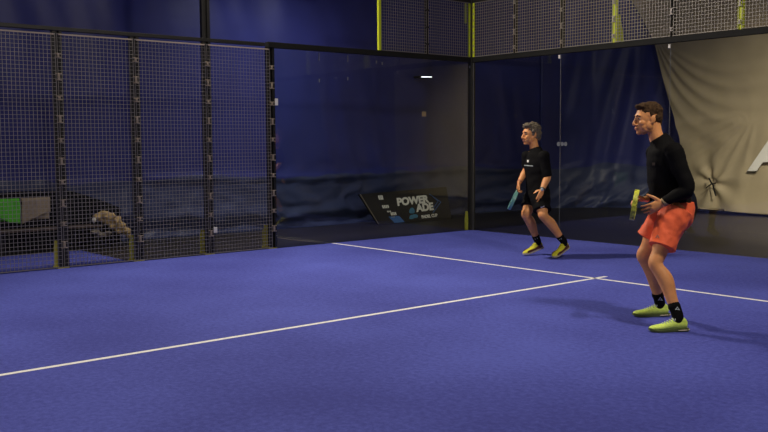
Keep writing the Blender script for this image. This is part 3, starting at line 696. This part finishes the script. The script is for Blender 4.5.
# arms
shN, elN, wrN = J(674,152,-.185), J(687.5,189,-.24), J(663.5,202.5,-.20)
shF, elF = J(655,153,.19), J(662,188,.30)
rdir = V((-.30,-.955,0)).normalized(); rc = J(634.6,205,-.10); wrF = rc - rdir*.25 + V((.092,.0,.034))
limb(bm, [(shN,.070),(shN.lerp(elN,.5),.056),(elN,.046),(elN.lerp(wrN,.35),.045),(wrN,.029)], (0,1,0), 1)
limb(bm, [(shF,.068),(shF.lerp(elF,.5),.055),(elF,.046),(elF.lerp(wrF,.35),.045),(wrF,.029)], (0,1,0), 1)
hand(bm, wrN, (-.86,.10,-.44), (-.1,1,-.2), (-.45,-.05,1), 1.12, (14,18,22,28), (.50,.85,.10), 12, 8)
hand(bm, wrF, (-1,.0,-.06), (0,0,-1), (0,-1,0), 1.08, (62,64,66,68), (.8,.45,-.5), 35, 2)
bodyA = fuse('body', bm, M['skinA'], rootA, .0052, 3)
face_parts(rootA, Mh, M['brow'])
# hair
bm = newbm(); n0 = 0
ell(bm, (-.026,0,.058), (.098,.081,.078), seg=24); ell(bm, (-.052,0,.018), (.070,.079,.078), seg=20); ell(bm, (.028,0,.098), (.058,.058,.030), Matrix.Rotation(R(8),3,'Y'), 20)
ell(bm, (.064,0,.100), (.030,.048,.017), Matrix.Rotation(R(-18),3,'Y')); ell(bm, (-.075,0,-.030), (.038,.056,.040))
for s in (-1,1): ell(bm, (-.004,s*.070,.040), (.018,.010,.026))
bmesh.ops.transform(bm, matrix=Mh, verts=bm.verts); fuse('hair', bm, M['hairA'], rootA, .0055, 1, hairtuft(.0055, 30, 3), 'short brown hair')
# top
bm = newbm()
loft(bm, [(J(677,208),.172,.138),(J(672.5,199),.166,.150),(J(666.5,183),.163,.152),(J(664.5,165),.190,.148),(J(663,151),.185,.130),(J(660.5,142.5),.135,.098),(J(657.5,137),.076,.074)], S, 28, 4)
limb(bm, [(shN,.083),(shN.lerp(elN,.5),.068),(elN,.060),(elN.lerp(wrN,.4),.054),(elN.lerp(wrN,.93),.040)], (0,1,0), 1)
limb(bm, [(shF,.081),(shF.lerp(elF,.5),.067),(elF,.059),(elF.lerp(wrF,.4),.054),(elF.lerp(wrF,.90),.040)], (0,1,0), 1)
topA = fuse('long_sleeved_top', bm, M['shirt'], rootA, .007, 3, lambda p: .006*N((p.x*1.0,p.y,p.z*1.6), 9, 2))
decal('chest_print', topA, rootA, inv, 653.5, 164, 1, [[(-1.5,-1.5),(1.5,-1.5),(1.5,1.5),(-1.5,1.5)]], M['brow'], label='faint dark chest print')
bm = newbm(); d = (wrN-elN).normalized(); q = wrN - d*.012; loft(bm, [(q-d*.02,.037,.037),(q-d*.016,.039,.039),(q+d*.016,.038,.038),(q+d*.02,.035,.035)], (0,1,0), 18); obj('wristband', bm, M['bandage'], rootA, True, 'tan wristband')
# shorts
bm = newbm()
loft(bm, [(J(676.5,203),.176,.142),(J(676.5,210),.180,.150),(J(674,219),.175,.150),(J(671.5,226),.150,.120)], S, 28, 4)
def leg_sh(hip, hem, r0, r1):
    loft(bm, [(hip,r0,r0),(hip.lerp(hem,.35),(r0*.6+r1*.4),(r0*.7+r1*.3)),(hip.lerp(hem,.7),r1*.97,r1*1.0),(hem,r1,r1*1.04)], (0,1,0), 28, 4)
leg_sh(hipN+V((0,0,.0)), J(661.8,247.5,-.15), .135, .112); leg_sh(hipF, J(648.5,239,.16), .125, .106)
fold = lambda p: .010*N((p.x*1.3+p.z*.5,p.y*1.3,p.z*.55), 11, 6) + .004*N(p, 24, 1)
shA = fuse('shorts', bm, M['orange'], rootA, .006, 2, fold)
decal('print', shA, rootA, inv, 657.5, 236.5, 1, [[(0,-2.2),(-2.2,1.4),(-.9,1.4),(0,-.3)],[(0,-2.2),(0,-.3),(.9,1.4),(2.2,1.4)]], M['lip'], label='small brownish triangle print')
# socks and shoes
for an, kn, g, ang in ((ankN,kneeN,gN,(-1,-.10,0)),(ankF,kneeF,gF,(-1,-.06,0))):
    dn = (kn-an).normalized(); bm = newbm()
    limb(bm, [(an+V((-.03,0,-.065)),.041),(an+V((-.004,0,-.02)),.047),(an+dn*.05,.0475),(an+dn*.088,.052)], (0,1,0), 1, 4, 18)
    sk = fuse('sock', bm, M['shirt'], rootA, .005, 2); sk['label'] = 'black ankle sock'
    s0 = [(.3,-1.2),(1.1,-.4),(-.8,1.1)]
    uv = (677.5,308.5) if g is gN else (660.5,299)
    decal('sock_print', sk, rootA, inv, uv[0], uv[1], 1, [[(-2.6,1.2),(-.2,-2.0),(.3,-1.5),(-1.9,1.5)],[(-.2,-2.0),(2.4,1.6),(1.7,1.6),(-.3,-1.2)],[(-1.6,.4),(2.2,1.0),(1.9,1.6),(-1.8,1.0)]], M['lace'], label='pale triangular print')
    hl = V((g.x+.068, g.y, 0)); shoe(rootA, frame(hl, ang), M['lime'], M['soleg'], M['lace'], .318, heelm=M['sole'])
# racket, head towards the court side, handle in the far hand
tip_dir = rdir; hc = rc
yw = V((.17,0,1)).normalized(); xn = yw.cross(tip_dir).normalized()
MrL = Matrix(((xn.x,yw.x,tip_dir.x,0),(xn.y,yw.y,tip_dir.y,0),(xn.z,yw.z,tip_dir.z,0),(0,0,0,1)))
Mr = inv.inverted() @ Matrix.Translation(hc - tip_dir*.325) @ MrL
padel_racket(Mr, M['rackb'], M['racky'], 'lime and black padel racket held in front of the nearer player')

# --- far player: black shirt and shorts
ZB = 12.33
locB = V(onp(548, 256.5, (0,0,1), 0)); rootB, J, inv = person(locB, ZB)
tag(rootB, 'farther grey-haired player in black T-shirt and black shorts walking with a teal racket', 'person')
F = V((-.80,-.60,0)).normalized(); Sd = V((F.y,-F.x,0))       # facing, shoulder line
hp = J(530.6,134.5); Mh = frame(hp, (-.93,-.38,-.03), s=1.17)
bm = newbm(); head_shells(bm, Mh)
limb(bm, [(J(532.5,137),.060),(J(533.5,144),.062),(J(535,151),.072)], (0,1,0), .98)
loft(bm, [(J(537.5,198),.165,.115),(J(537.5,190),.158,.112),(J(536.5,180),.160,.112),(J(535.5,166),.165,.118),(J(535.5,157),.160,.105),(J(535,150),.09,.075)], Sd, 24, 4)
hipN, hipF = J(540,196,-.10), J(534,196,.10)
kneeN, kneeF = J(543,215,-.24), J(526,214,-.02)
FB = []
for tu, fd in (((553.3,258.6),(-.72,-.58,-.36)),((523.4,255.6),(-.90,-.42,-.27))):
    fd = V(fd).normalized(); FB.append(frame(inv @ onp(*tu, (0,0,1), 0.0) - fd*.325, fd))
ankN, ankF = FB[0] @ V((.052,0,.125)), FB[1] @ V((.052,0,.125))
for hip, kn, an in ((hipN,kneeN,ankN),(hipF,kneeF,ankF)):
    bk = (-F*.02)
    limb(bm, [(hip,.108),(hip.lerp(kn,.5),.092),(hip.lerp(kn,.85),.070),(kn,.066),(kn.lerp(an,.12),.062),(kn.lerp(an,.33)+bk,.067),(kn.lerp(an,.68)+bk*.3,.050),(an,.042)], (0,1,0), 1.0, 5, 20)
    ell(bm, kn+F*.026, (.040,.042,.048)); 
shN, elN, wrN = J(544,156,-.15), J(547.5,177,-.16), J(541.8,190.5,-.24)
shF, elF, wrF = J(527,156,.06), J(526,170,.10), J(519.2,182.5,.0)
limb(bm, [(shN,.070),(shN.lerp(elN,.5),.058),(elN,.047),(elN.lerp(wrN,.35),.047),(wrN,.030)], (0,1,0), 1)
limb(bm, [(shF,.068),(shF.lerp(elF,.5),.054),(elF,.046),(elF.lerp(wrF,.35),.045),(wrF,.030)], (0,1,0), 1)
hand(bm, wrN, (-.14,-.10,-1), (-.8,.6,0), (-.75,-.6,-.1), 1.12, (20,24,28,32), (.92,.30,.22), 8, 1)
hand(bm, wrF, (-.22,-.15,-1), (1,-.2,-.1), (-.4,-.9,-.1), 1.12, (60,62,64,66), (.75,.5,.5), 30, 2)
fuse('body', bm, M['skinB'], rootB, .0056, 3)
face_parts(rootB, Mh, M['brow'])
bm = newbm()
ell(bm, (-.028,0,.060), (.103,.086,.082), seg=24); ell(bm, (-.055,0,.012), (.074,.084,.080), seg=20); ell(bm, (.030,0,.104), (.060,.060,.032), None, 20)
ell(bm, (.062,0,.094), (.030,.048,.022)); ell(bm, (-.080,0,-.040), (.038,.056,.044))
for s in (-1,1): ell(bm, (.004,s*.074,.028), (.022,.012,.036))
bmesh.ops.transform(bm, matrix=Mh, verts=bm.verts); fuse('hair', bm, M['hairB'], rootB, .006, 0, hairtuft(.016, 26, 5), 'tousled greying hair')
bm = newbm()
loft(bm, [(J(537.8,199),.180,.132),(J(537.6,190),.176,.130),(J(536.6,178),.166,.128),(J(536,166),.178,.134),(J(536,157.5),.172,.122),(J(535.4,151.5),.120,.092),(J(534.6,148),.078,.074)], Sd, 28, 4)
def sleeve(a, b, e):
    p = a.lerp(b, e); limb(bm, [(a,.078),(a.lerp(b,.35),.070)], (0,1,0), 1); loft(bm, [(a,.076,.076),(a.lerp(b,.5*e),.067,.067),(p,.062,.062)], (0,1,0), 20, 3)
sleeve(shN, elN, 1.0); sleeve(shF, elF, .82)
tsh = fuse('t_shirt', bm, M['shirt'], rootB, .007, 3, lambda p: .007*N((p.x,p.y,p.z*1.5), 9, 2))
decal('shirt_emblem', tsh, rootB, inv, 527.8, 161.3, 1, [[(-.8,-1.4),(.9,-1.4),(.9,.3),(.1,1.5),(-.8,.3)]], M['text'], label='small white chest emblem')
decal('shirt_lettering', tsh, rootB, inv, 528.5, 165.3, 1, [[(-4.3+k*1.3,-.5+k*.1),(-3.4+k*1.3,-.45+k*.1),(-3.4+k*1.3,.55+k*.1),(-4.3+k*1.3,.5+k*.1)] for k in range(7)], M['lace'], label='line of small white lettering')
bm = newbm()
loft(bm, [(J(537.6,190),.176,.132),(J(537.8,195),.186,.146),(J(537,200),.175,.140)], Sd, 28, 4)
leg_sh(hipN, hipN.lerp(kneeN,.76), .140, .118); leg_sh(hipF, hipF.lerp(kneeF,.66), .135, .112)
shB = fuse('shorts', bm, M['shirt'], rootB, .007, 2, fold, 'black shorts')
decal('print', shB, rootB, inv, 542.5, 206.5, 1, [[(-2.2,.6),(1.6,-1.2),(2.2,0),(-1.4,1.5)]], M['text'], label='small white print')
d = (wrN-elN).normalized(); q = wrN - d*.02; bm = newbm(); loft(bm, [(q-d*.014,.036,.036),(q-d*.011,.040,.040),(q+d*.011,.039,.039),(q+d*.014,.035,.035)], (0,1,0), 18)
wt = obj('watch', bm, M['watch'], rootB, True, 'dark wrist watch'); bm = newbm(); ell(bm, q+V((-.010,-.038,0)), (.022,.008,.022), seg=14); obj('dial', bm, M['lace'], wt, True)
bm = newbm(); d2 = (wrF-elF).normalized(); q = wrF-d2*.015; loft(bm, [(q-d2*.01,.034,.034),(q+d2*.01,.033,.033)], (0,1,0), 16); obj('wristband', bm, M['lip'], rootB, True, 'thin reddish wristband')
for an, kn, Ms in ((ankN,kneeN,FB[0]),(ankF,kneeF,FB[1])):
    dn = (kn-an).normalized(); bm = newbm()
    limb(bm, [(Ms @ V((.095,0,.055)),.036),(Ms @ V((.058,0,.085)),.044),(an,.048),(an+dn*.045,.049),(an+dn*.085,.053)], (0,1,0), 1, 4, 18)
    sk = fuse('sock', bm, M['shirt'], rootB, .005, 2, None, 'black ankle sock')
    uv = (560.3,238.8) if an is ankN else (536.2,238.3)
    decal('sock_print', sk, rootB, inv, uv[0], uv[1], 1, [[(-1.4,.6),(1.0,-.8),(1.5,.4),(-.8,1.2)]], M['lace'], label='small white mark')
    shoe(rootB, Ms, M['shoey'], M['sole'], M['shoey'], .325, accent=M['maroon'])
ax = V((-.33,-.74,-.58)).normalized(); hc = wrF + V((-.22,-.15,-1)).normalized()*.085 + V((-.012,-.012,0))
vd = V((.142,.99,0)); xn = ax.cross(vd).normalized(); xn = xn if xn.x > 0 else -xn; xn = (xn+vd*.12); xn = (xn-ax*xn.dot(ax)).normalized(); yw = ax.cross(xn)
MrL = Matrix(((xn.x,yw.x,ax.x,0),(xn.y,yw.y,ax.y,0),(xn.z,yw.z,ax.z,0),(0,0,0,1)))
padel_racket(inv.inverted() @ Matrix.Translation(hc-ax*.07) @ MrL, M['teal'], M['teal'], 'teal padel racket hanging from the right hand of the farther player')
# invented housings for the two added fill lamps, hung out of view
for lo, w2, where in ((V((6.8,1.2,4.6)), 1.2, 'long black housing of an added fill lamp beyond the back glass wall'), (V((-.75,-2.9,4.5)), 1.6, 'long black housing of an added fill lamp beyond the left glass wall')):
    src = min((o for o in bpy.data.objects if o.type == 'LIGHT'), key=lambda o: (o.location-lo).length)
    bpy.context.view_layer.update(); root = empty('fill_lamp_housing', lo); L = src.matrix_world.to_3x3().to_4x4()
    bm = newbm(); box(bm, (-w2/2-.03,-.18,.02), (w2/2+.03,.18,.09), .01, L); obj('housing', bm, M['steel'], root)
    for s in (-1,1):
        bm = newbm(); p = L @ V((s*w2*.4,0,.07)); rod(bm, p, p+V((0,0,3.6)), .006); obj('suspension_cable', bm, M['steel'], root)
    tag(root, where, 'lamp', 'added fill lamps')
